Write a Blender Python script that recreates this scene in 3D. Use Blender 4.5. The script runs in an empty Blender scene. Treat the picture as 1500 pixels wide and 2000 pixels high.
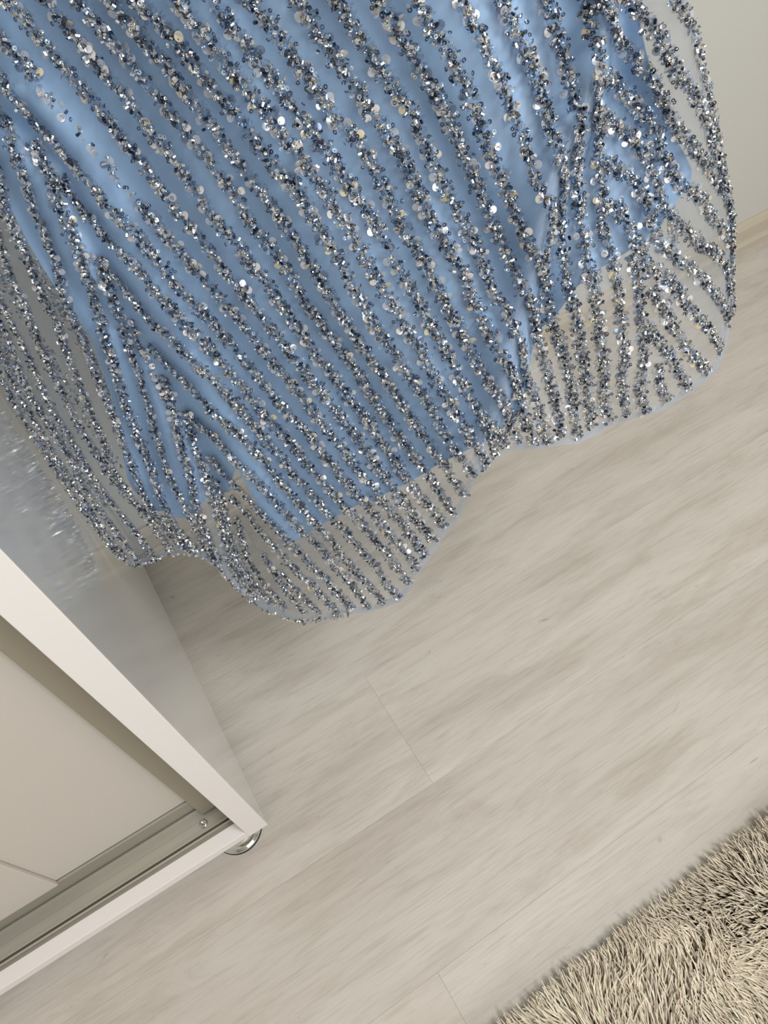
import bpy, bmesh, math, random
import numpy as np
from mathutils import Matrix, Vector
from mathutils.geometry import delaunay_2d_cdt

rng = np.random.default_rng(7)
random.seed(7)
scene = bpy.context.scene
C = scene.collection

# ------------------------------------------------------------------ camera
H = 1.12                                   # height of the phone above the floor (m)
F = 1409.489
PP = np.array([750.0, 1000.0])
RM = np.array([[0.850917, -0.51709003, -0.09251032],
               [-0.46807326, -0.6664325, -0.58032331],
               [0.23842752, 0.53710858, -0.80911476]])   # rows: camera right, down, forward
CAM = np.array([0.0, 0.0, H])
cd = bpy.data.cameras.new('camera')
cam = bpy.data.objects.new('camera', cd)
C.objects.link(cam)
cd.sensor_fit = 'VERTICAL'
cd.sensor_height = 24.0
cd.lens = F / 2000.0 * 24.0
cd.clip_start = 0.02
m3 = Matrix(((RM[0][0], -RM[1][0], -RM[2][0]), (RM[0][1], -RM[1][1], -RM[2][1]), (RM[0][2], -RM[1][2], -RM[2][2])))
cam.matrix_world = Matrix.Translation(CAM) @ m3.to_4x4()
scene.camera = cam

# ------------------------------------------------------------------ light
wd = bpy.data.worlds.new('world')
scene.world = wd
wd.use_nodes = True
bg = wd.node_tree.nodes['Background']
bg.inputs[0].default_value = (1.0, 0.99, 0.97, 1)
bg.inputs[1].default_value = 0.25


def area(name, loc, target, sx, sy, power, col):
    l = bpy.data.lights.new(name, 'AREA')
    l.shape = 'RECTANGLE'
    l.size, l.size_y, l.energy, l.color = sx, sy, power, col
    o = bpy.data.objects.new(name, l)
    C.objects.link(o)
    o.location = loc
    d = Vector(target) - Vector(loc)
    o.rotation_euler = d.to_track_quat('-Z', 'Y').to_euler()
    return o


area('ceiling_panel_light', (0.60, -0.70, 2.52), (0.60, -0.70, 0), 0.55, 0.55, 32, (1.0, 0.985, 0.965))
area('added_front_fill', (0.40, -2.26, 1.50), (0.30, 0.3, 0.9), 1.3, 1.2, 23, (0.97, 0.99, 1.0))  # unseen frontal fill, added to brighten the dress and its beads

cy = scene.cycles
cy.max_bounces, cy.diffuse_bounces, cy.glossy_bounces, cy.transmission_bounces, cy.transparent_max_bounces = 6, 3, 3, 3, 12
cy.caustics_reflective = cy.caustics_refractive = False

vs = scene.view_settings
vs.view_transform = 'Standard'
vs.look = 'None'
vs.gamma = 1.0
vs.exposure = 0.15
vs.use_curve_mapping = False


# ------------------------------------------------------------------ helpers
def tag(o, label=None, cat=None, kind=None, group=None):
    if label: o['label'] = label
    if cat: o['category'] = cat
    if kind: o['kind'] = kind
    if group: o['group'] = group
    return o


def empty(name, loc, label, cat):
    o = bpy.data.objects.new(name, None)
    C.objects.link(o)
    o.location = loc
    o.empty_display_size = 0.05
    return tag(o, label, cat)


def link(name, me, mat=None, parent=None):
    o = bpy.data.objects.new(name, me)
    C.objects.link(o)
    if mat is not None and len(me.materials) == 0:
        me.materials.append(mat)
    if parent is not None:
        o.parent = parent
        bpy.context.view_layer.update() if False else None
        o.matrix_parent_inverse = Matrix.Translation(-Vector(world_loc(parent)))
    return o


def world_loc(o):
    v = Vector((0, 0, 0))
    if o.parent is None:
        return o.location
    return o.location - Vector((0, 0, 0))


def mesh_np(name, verts, faces, smooth=False, uv=None, col=None):
    me = bpy.data.meshes.new(name)
    verts = np.asarray(verts, dtype=np.float32)
    faces = np.asarray(faces, dtype=np.int32)
    k = faces.shape[1]
    me.vertices.add(len(verts))
    me.vertices.foreach_set('co', verts.ravel())
    me.loops.add(faces.size)
    me.loops.foreach_set('vertex_index', faces.ravel())
    me.polygons.add(len(faces))
    me.polygons.foreach_set('loop_start', np.arange(0, faces.size, k, dtype=np.int32))
    me.polygons.foreach_set('use_smooth', np.full(len(faces), smooth, dtype=bool))
    me.update(calc_edges=True)
    if col is not None:
        a = me.color_attributes.new('tint', 'FLOAT_COLOR', 'POINT')
        c4 = np.ones((len(verts), 4), dtype=np.float32)
        c4[:, :3] = col
        a.data.foreach_set('color', c4.ravel())
    return me


def box(name, lo, hi, mat, parent=None, bevel=0.0, seg=2):
    bm = bmesh.new()
    bmesh.ops.create_cube(bm, size=1)
    lo, hi = Vector(lo), Vector(hi)
    for v in bm.verts:
        v.co = Vector([lo[i] + (v.co[i] + 0.5) * (hi[i] - lo[i]) for i in range(3)])
    if bevel:
        bmesh.ops.bevel(bm, geom=bm.edges[:], offset=bevel, segments=seg, affect='EDGES', profile=0.5)
    me = bpy.data.meshes.new(name)
    bm.to_mesh(me)
    bm.free()
    return link(name, me, mat, parent)


def profile_x(name, prof, x0, x1, mat, parent=None):
    """closed (y, z) outline swept along X"""
    n = len(prof)
    v = [(x0, y, z) for y, z in prof] + [(x1, y, z) for y, z in prof]
    f = [(i, (i + 1) % n, n + (i + 1) % n, n + i) for i in range(n)]
    me = bpy.data.meshes.new(name)
    me.from_pydata(v, [], f + [tuple(range(n))[::-1], tuple(range(n, 2 * n))])
    bm = bmesh.new()
    bm.from_mesh(me)
    bmesh.ops.recalc_face_normals(bm, faces=bm.faces)
    bm.to_mesh(me)
    bm.free()
    return link(name, me, mat, parent)


def lathe(name, prof, seg, mat, parent, loc, smooth=True):
    v, f = [], []
    for r, z in prof:
        for k in range(seg):
            a = 2 * math.pi * k / seg
            v.append((loc[0] + r * math.cos(a), loc[1] + r * math.sin(a), loc[2] + z))
    for i in range(len(prof) - 1):
        for k in range(seg):
            k2 = (k + 1) % seg
            f.append((i * seg + k, i * seg + k2, (i + 1) * seg + k2, (i + 1) * seg + k))
    f.append(tuple(range(seg))[::-1])
    f.append(tuple((len(prof) - 1) * seg + k for k in range(seg)))
    me = bpy.data.meshes.new(name)
    me.from_pydata(v, [], f)
    for p in me.polygons:
        p.use_smooth = smooth and len(p.vertices) == 4
    return link(name, me, mat, parent)


def mat(name, col=(0.8, 0.8, 0.8), rough=0.5, metal=0.0, coat=0.0, spec=0.5):
    m = bpy.data.materials.new(name)
    m.use_nodes = True
    b = m.node_tree.nodes['Principled BSDF']
    b.inputs['Base Color'].default_value = (*col, 1)
    b.inputs['Roughness'].default_value = rough
    b.inputs['Metallic'].default_value = metal
    b.inputs['Coat Weight'].default_value = coat
    b.inputs['Specular IOR Level'].default_value = spec
    return m


def N(m, t, **kw):
    n = m.node_tree.nodes.new(t)
    for k, v in kw.items():
        if k.startswith('i_'):
            n.inputs[k[2:].replace('_', ' ')].default_value = v
        else:
            setattr(n, k, v)
    return n


def L(m, a, b):
    m.node_tree.links.new(a, b)


def pbsdf(m):
    return m.node_tree.nodes['Principled BSDF']


def ramp(m, fac, stops):
    r = N(m, 'ShaderNodeValToRGB')
    e = r.color_ramp.elements
    while len(e) < len(stops): e.new(0.5)
    for el, (p, c) in zip(e, stops):
        el.position = p
        el.color = (*c, 1) if len(c) == 3 else c
    L(m, fac, r.inputs[0])
    return r


def lin(r, g, b):
    return tuple(((c / 255) / 12.92 if c / 255 <= 0.04045 else ((c / 255 + 0.055) / 1.055) ** 2.4) for c in (r, g, b))


def px(x, y, d):
    """point seen at photo position (x, y), d metres in front of the camera"""
    x, y, d = np.broadcast_arrays(np.asarray(x, float), np.asarray(y, float), np.asarray(d, float))
    v = np.stack([(x - PP[0]) / F, (y - PP[1]) / F, np.ones_like(x)], -1) * d[..., None]
    return v @ RM + CAM


# ------------------------------------------------------------------ materials of the room
def wood_material():
    m = mat('whitewashed_oak', rough=0.42)
    b = pbsdf(m)
    tc = N(m, 'ShaderNodeTexCoord')
    oi = N(m, 'ShaderNodeObjectInfo')
    off = N(m, 'ShaderNodeVectorMath', operation='SCALE')
    cv = N(m, 'ShaderNodeCombineXYZ')
    L(m, oi.outputs['Random'], cv.inputs[0]); L(m, oi.outputs['Random'], cv.inputs[1])
    cv.inputs[2].default_value = 0.3
    L(m, cv.outputs[0], off.inputs[0]); off.inputs['Scale'].default_value = 37.0
    add = N(m, 'ShaderNodeVectorMath', operation='ADD')
    L(m, tc.outputs['Object'], add.inputs[0]); L(m, off.outputs[0], add.inputs[1])

    def noise(sx, sy, det, rough=0.55, dist=0.0):
        mp = N(m, 'ShaderNodeMapping')
        mp.inputs['Scale'].default_value = (sx, sy, 1)
        L(m, add.outputs[0], mp.inputs[0])
        n = N(m, 'ShaderNodeTexNoise')
        n.inputs['Scale'].default_value = 1.0
        n.inputs['Detail'].default_value = det
        n.inputs['Roughness'].default_value = rough
        n.inputs['Distortion'].default_value = dist
        L(m, mp.outputs[0], n.inputs[0])
        return n
    broad = noise(2.2, 14, 4, 0.6, 0.4)
    fine = noise(14, 230, 3, 0.6)
    patch = noise(5, 30, 6, 0.7, 0.8)
    smudge = noise(13, 50, 4, 0.65, 0.8)
    r1 = ramp(m, broad.outputs[0], [(0.30, lin(198, 190, 179)), (0.50, lin(209, 202, 192)), (0.72, lin(217, 211, 202))])
    r2 = ramp(m, patch.outputs[0], [(0.32, (0.80, 0.775, 0.745)), (0.52, (1, 1, 1))])
    r3 = ramp(m, fine.outputs[0], [(0.28, (0.88, 0.87, 0.855)), (0.50, (1, 1, 1))])
    r4 = ramp(m, smudge.outputs[0], [(0.23, (0.52, 0.49, 0.45)), (0.33, (1, 1, 1))])
    out = r1.outputs[0]
    for r, fac in ((r2, 0.65), (r3, 1.0), (r4, 0.8)):
        mx = N(m, 'ShaderNodeMix', data_type='RGBA', blend_type='MULTIPLY')
        mx.inputs[0].default_value = fac
        L(m, out, mx.inputs[6]); L(m, r.outputs[0], mx.inputs[7])
        out = mx.outputs[2]
    # each plank a touch different
    hv = N(m, 'ShaderNodeHueSaturation')
    mr = N(m, 'ShaderNodeMapRange')
    mr.inputs[3].default_value, mr.inputs[4].default_value = 0.96, 1.03
    L(m, oi.outputs['Random'], mr.inputs[0]); L(m, mr.outputs[0], hv.inputs['Value']); L(m, out, hv.inputs['Color'])
    L(m, hv.outputs[0], b.inputs['Base Color'])
    # embossed grain lines along the plank
    w = N(m, 'ShaderNodeTexWave', wave_type='BANDS', bands_direction='Y')
    w.inputs['Scale'].default_value = 62.0
    w.inputs['Distortion'].default_value = 4.0
    w.inputs['Detail'].default_value = 2.0
    w.inputs['Detail Scale'].default_value = 0.6
    mp = N(m, 'ShaderNodeMapping'); mp.inputs['Scale'].default_value = (0.25, 1, 1)
    L(m, add.outputs[0], mp.inputs[0]); L(m, mp.outputs[0], w.inputs[0])
    bp = N(m, 'ShaderNodeBump'); bp.inputs['Strength'].default_value = 0.035; bp.inputs['Distance'].default_value = 0.0008
    L(m, w.outputs[1], bp.inputs['Height'])
    bp2 = N(m, 'ShaderNodeBump'); bp2.inputs['Strength'].default_value = 0.12; bp2.inputs['Distance'].default_value = 0.001
    L(m, fine.outputs[0], bp2.inputs['Height']); L(m, bp.outputs[0], bp2.inputs['Normal'])
    L(m, bp2.outputs[0], b.inputs['Normal'])
    return m


def plaster(name, col):
    m = mat(name, col, 0.85)
    n = N(m, 'ShaderNodeTexNoise'); n.inputs['Scale'].default_value = 260; n.inputs['Detail'].default_value = 3
    tc = N(m, 'ShaderNodeTexCoord'); L(m, tc.outputs['Object'], n.inputs[0])
    bp = N(m, 'ShaderNodeBump'); bp.inputs['Strength'].default_value = 0.12; bp.inputs['Distance'].default_value = 0.001
    L(m, n.outputs[0], bp.inputs['Height']); L(m, bp.outputs[0], pbsdf(m).inputs['Normal'])
    return m


M_wood = wood_material()
M_joint = mat('floor_joint', lin(200, 193, 182), 0.8)
M_wall = plaster('wall_paint', lin(209, 208, 202))
M_ceil = plaster('ceiling_paint', lin(235, 232, 225))
M_skirt = mat('baseboard_foil', lin(200, 190, 172), 0.45)

# ------------------------------------------------------------------ room
WY = 0.928
RX0, RX1, RY0 = -2.1, 2.4, -2.3
fl = box('floor', (RX0, RY0, -0.03), (RX1, WY, -0.0075), M_joint)
tag(fl, kind='structure')
PW, PL = 0.2030, 1.86
rows = []
y = 0.0694
ends = {0: 0.003, 1: -0.52, 2: 0.130}


def plank_mesh(x0, x1, y0, y1):
    bm = bmesh.new()
    bmesh.ops.create_cube(bm, size=1)
    cx, cy = (x0 + x1) / 2, (y0 + y1) / 2
    for v in bm.verts:
        v.co = Vector((v.co.x * (x1 - x0 - 0.0001), v.co.y * (y1 - y0 - 0.0001), v.co.z * 0.0075))
    top = [e for e in bm.edges if all(v.co.z > 0 for v in e.verts)]
    bmesh.ops.bevel(bm, geom=top, offset=0.0003, segments=1, affect='EDGES')
    me = bpy.data.meshes.new('plank')
    bm.to_mesh(me); bm.free()
    return me, (cx, cy, -0.00375)


full_mesh = None
for r in range(-12, 6):
    y0 = 0.0694 - PW + r * PW
    y1 = y0 + PW
    ya, yb = max(y0, RY0), min(y1, WY)
    if yb - ya < 0.01: continue
    e0 = ends.get(r, (r * 0.437 + 0.2) % PL)
    k0 = math.floor((RX0 - e0) / PL)
    for k in range(k0, k0 + 6):
        xa, xb = max(e0 + k * PL, RX0), min(e0 + (k + 1) * PL, RX1)
        if xb - xa < 0.02: continue
        if abs(xb - xa - PL) < 1e-6 and abs(yb - ya - PW) < 1e-6:
            if full_mesh is None:
                full_mesh, loc = plank_mesh(xa, xb, ya, yb)
            loc = ((xa + xb) / 2, (ya + yb) / 2, -0.00375)
            me = full_mesh
        else:
            me, loc = plank_mesh(xa, xb, ya, yb)
        o = link('plank', me, M_wood)
        o.parent = fl
        o.location = loc

T = 0.1
tag(box('wall_back', (RX0 - T, WY, -0.03), (RX1 + T, WY + T, 2.6), M_wall), kind='structure')
tag(box('wall_left', (RX0 - T, RY0, -0.03), (RX0, WY, 2.6), M_wall), kind='structure')
tag(box('wall_right', (RX1, RY0, -0.03), (RX1 + T, WY, 2.6), M_wall), kind='structure')
# front wall (behind the photographer) with an opening for an unseen, added window
M_frame = mat('added_window_white', lin(235, 233, 228), 0.35)
WA, WB = -0.3, 1.1
wr = box('wall_front', (RX0 - T, RY0 - T, -0.03), (WA, RY0, 2.6), M_wall)
tag(wr, kind='structure')
for lo, hi in (((WB, RY0 - T, -0.03), (RX1 + T, RY0, 2.6)), ((WA, RY0 - T, -0.03), (WB, RY0, 0.85)), ((WA, RY0 - T, 2.15), (WB, RY0, 2.6))):
    box('wall_panel', lo, hi, M_wall, wr)
fa, fb = RY0 - .08, RY0 - .03
wf = box('added_window_1', (WA, fa, 0.85), (WB, fb, 0.91), M_frame)  # made-up window, added to go with the frontal fill light
tag(wf, kind='structure')
for lo, hi in (((WA, fa, 2.09), (WB, fb, 2.15)), ((WA, fa, .91), (WA + .06, fb, 2.09)), ((WB - .06, fa, .91), (WB, fb, 2.09)), ((.37, fa, .91), (.43, fb, 2.09))):
    box('added_window_frame', lo, hi, M_frame, wf)
M_glass = bpy.data.materials.new('added_window_glass'); M_glass.use_nodes = True
nt = M_glass.node_tree; nt.nodes.remove(nt.nodes['Principled BSDF'])
g1, t1, mxs = N(M_glass, 'ShaderNodeBsdfGlossy'), N(M_glass, 'ShaderNodeBsdfTransparent'), N(M_glass, 'ShaderNodeMixShader')
g1.inputs['Roughness'].default_value = 0.02; mxs.inputs[0].default_value = 0.06
L(M_glass, t1.outputs[0], mxs.inputs[1]); L(M_glass, g1.outputs[0], mxs.inputs[2]); L(M_glass, mxs.outputs[0], nt.nodes['Material Output'].inputs[0])
for xa, xb in ((WA + .06, .37), (.43, WB - .06)):
    box('added_pane', (xa, RY0 - .057, .91), (xb, RY0 - .053, 2.09), M_glass, wf)
tag(box('ceiling', (RX0 - T, RY0 - T, 2.6), (RX1 + T, WY + T, 2.7), M_ceil), kind='structure')
bprof = [(WY, 0.0), (WY - 0.022, 0.0), (WY - 0.022, 0.012), (WY - 0.019, 0.018), (WY - 0.0135, 0.020), (WY - 0.0135, 0.052), (WY - 0.009, 0.063), (WY - 0.005, 0.069), (WY, 0.070)]
tag(profile_x('baseboard_back', bprof, -0.09, RX1, M_skirt), kind='structure')

# ------------------------------------------------------------------ wardrobe
M_white = mat('white_lacquer', lin(244, 239, 236), 0.34)
M_side = mat('glossy_white_side', lin(236, 237, 238), 0.30, coat=1.0)
pbsdf(M_side).inputs['Coat Roughness'].default_value = 0.10
tc = N(M_side, 'ShaderNodeTexCoord'); mp = N(M_side, 'ShaderNodeMapping'); mp.inputs['Scale'].default_value = (1, 30, 8)
nn = N(M_side, 'ShaderNodeTexNoise'); nn.inputs['Scale'].default_value = 1.0
L(M_side, tc.outputs['Object'], mp.inputs[0]); L(M_side, mp.outputs[0], nn.inputs[0])
bp = N(M_side, 'ShaderNodeBump'); bp.inputs['Strength'].default_value = 0.05; bp.inputs['Distance'].default_value = 0.0006
L(M_side, nn.outputs[0], bp.inputs['Height']); L(M_side, bp.outputs[0], pbsdf(M_side).inputs['Normal'])
M_door = mat('door_board', lin(211, 204, 194), 0.5)
M_seal = mat('taupe_seal', lin(160, 151, 133), 0.6)
M_alu = mat('satin_aluminium', lin(205, 202, 192), 0.36, metal=0.65)
M_alud = mat('grey_aluminium', lin(178, 172, 160), 0.4, metal=0.5)
M_dark = mat('track_slot', lin(95, 88, 75), 0.6)
M_chrome = mat('chrome', (0.82, 0.82, 0.82), 0.06, metal=1.0)
M_rubber = mat('foot_rubber', lin(40, 38, 36), 0.7)

XS = -0.104; YF = 0.3402; ZB = 0.050; TH = 0.0290; WX0 = -1.55; WH = 2.05; YB = WY - 0.018
wdb = empty('wardrobe', (XS - 0.3, YF + 0.25, 0), 'large white sliding-door wardrobe with glossy side panel on chrome feet', 'wardrobe')


def W(name, lo, hi, m, parent=None, bevel=0.0008):
    o = box(name, lo, hi, m, None, bevel)
    p = parent or wdb
    o.parent = p
    base = Vector(wdb.location)
    o.matrix_parent_inverse = Matrix.Translation(-base) if p is wdb else Matrix.Translation((0, 0, 0))
    return o


W('side_panel', (XS - TH, YF + 0.0004, ZB), (XS, YB, WH), M_side)
W('front_edge', (XS - TH - 0.0002, YF - 0.001, ZB), (XS + 0.0002, YF + 0.0012, WH), M_white)
W('side_panel', (WX0, YF, ZB), (WX0 + TH, YB, WH), M_side)
W('top_panel', (WX0, YF, WH), (XS, YB, WH + 0.03), M_white)
W('back_panel', (WX0, YB - 0.008, ZB), (XS - TH, YB, WH), M_door)
ZT = ZB + 0.020
xi0, xi1 = WX0 + TH, XS - TH
W('base_rail', (xi0, YF, ZB), (xi1, YF + 0.0205, ZT), M_white)
W('base_board', (xi0, YF + 0.0205, ZB), (xi1, YB - 0.01, ZB + 0.012), M_door)
# aluminium track let in behind the rail
tr = W('bottom_track', (xi0, YF + 0.0205, ZB + 0.012), (xi1, YF + 0.100, ZB + 0.0150), M_alu, bevel=0)


def sub(name, lo, hi, m, parent, bevel=0.0):
    o = box(name, lo, hi, m, None, bevel)
    o.parent = parent
    return o


yy = YF
sub('track_channel', (xi0, yy + .0205, ZB + .0150), (xi1, yy + .0262, ZB + .0153), M_alud, tr)
sub('track_lip', (xi0, yy + .0262, ZB + .015), (xi1, yy + .0290, ZB + .0185), M_alu, tr)
sub('track_slot', (xi0, yy + .0290, ZB + .0150), (xi1, yy + .0325, ZB + .0152), M_dark, tr)
sub('track_rib', (xi0, yy + .0325, ZB + .015), (xi1, yy + .0345, ZB + .0185), M_alu, tr)
sub('track_slot', (xi0, yy + .0345, ZB + .0150), (xi1, yy + .0355, ZB + .0152), M_dark, tr)
sub('track_groove', (xi0, yy + .0505, ZB + .0150), (xi1, yy + .0510, ZB + .01525), M_alud, tr)
sub('track_rib', (xi0, yy + .0655, ZB + .015), (xi1, yy + .0672, ZB + .0180), M_alu, tr)
# rear door (right) and the overlapping front leaf (left)
DZ = 0.108
d1 = W('door', (-0.95, YF + 0.0705, DZ), (-0.1700, YF + 0.088, WH - 0.02), M_door)
sub('bottom_profile', (-0.95, YF + 0.0690, 0.0655), (-0.1640, YF + 0.089, DZ - 0.0035), M_alud, d1, 0.0008)
sub('profile_lip', (-0.95, YF + 0.0680, DZ - 0.0045), (-0.1640, YF + 0.0712, DZ - 0.0020), M_alu, d1)
sub('profile_gap', (-0.95, YF + 0.0708, DZ - 0.0020), (-0.1700, YF + 0.085, DZ), M_dark, d1)
sub('seal_strip', (-0.1765, YF + 0.0560, 0.0690), (xi1 - 0.0006, YF + 0.0690, WH - 0.02), M_seal, d1, 0.001)
d2 = W('door', (-1.50, YF + 0.0640, DZ - 0.002), (-0.3680, YF + 0.0700, WH - 0.02), M_door, bevel=0.0012)
# screw
def lathe_w(name, prof, seg, m, parent, loc):
    o = lathe(name, prof, seg, m, None, loc)
    o.parent = parent
    o.matrix_parent_inverse = Matrix.Translation(-Vector(wdb.location)) if parent is wdb else Matrix()
    return o


sc_xy = (-0.1795, YF + 0.0450)
scw = lathe_w('screw', [(0.0062, 0), (0.0062, 0.0006), (0.0050, 0.0019), (0.0030, 0.0026), (0.0026, 0.0012), (0.0004, 0.0010)], 24, M_chrome, tr, (sc_xy[0], sc_xy[1], ZB + 0.015))


def foot(x, y):
    f_ = lathe_w('foot', [(0.0350, 0.004), (0.0362, 0.0055), (0.0362, 0.0075), (0.0345, 0.0090), (0.0325, 0.0098), (0.0315, 0.0120), (0.0285, 0.0150), (0.0255, 0.0200), (0.0235, 0.0350), (0.0250, 0.0440), (0.0250, ZB)], 48, M_chrome, wdb, (x, y, 0))
    g = lathe_w('foot_pad', [(0.0355, 0.0), (0.0368, 0.001), (0.0368, 0.0035), (0.0350, 0.0045)], 40, M_rubber, f_, (x, y, 0))


foot(-0.1490, YF + 0.0345)
foot(-0.200, YB - 0.09)
foot(WX0 + 0.04, YF + 0.029)
foot(WX0 + 0.04, YB - 0.04)

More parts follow.
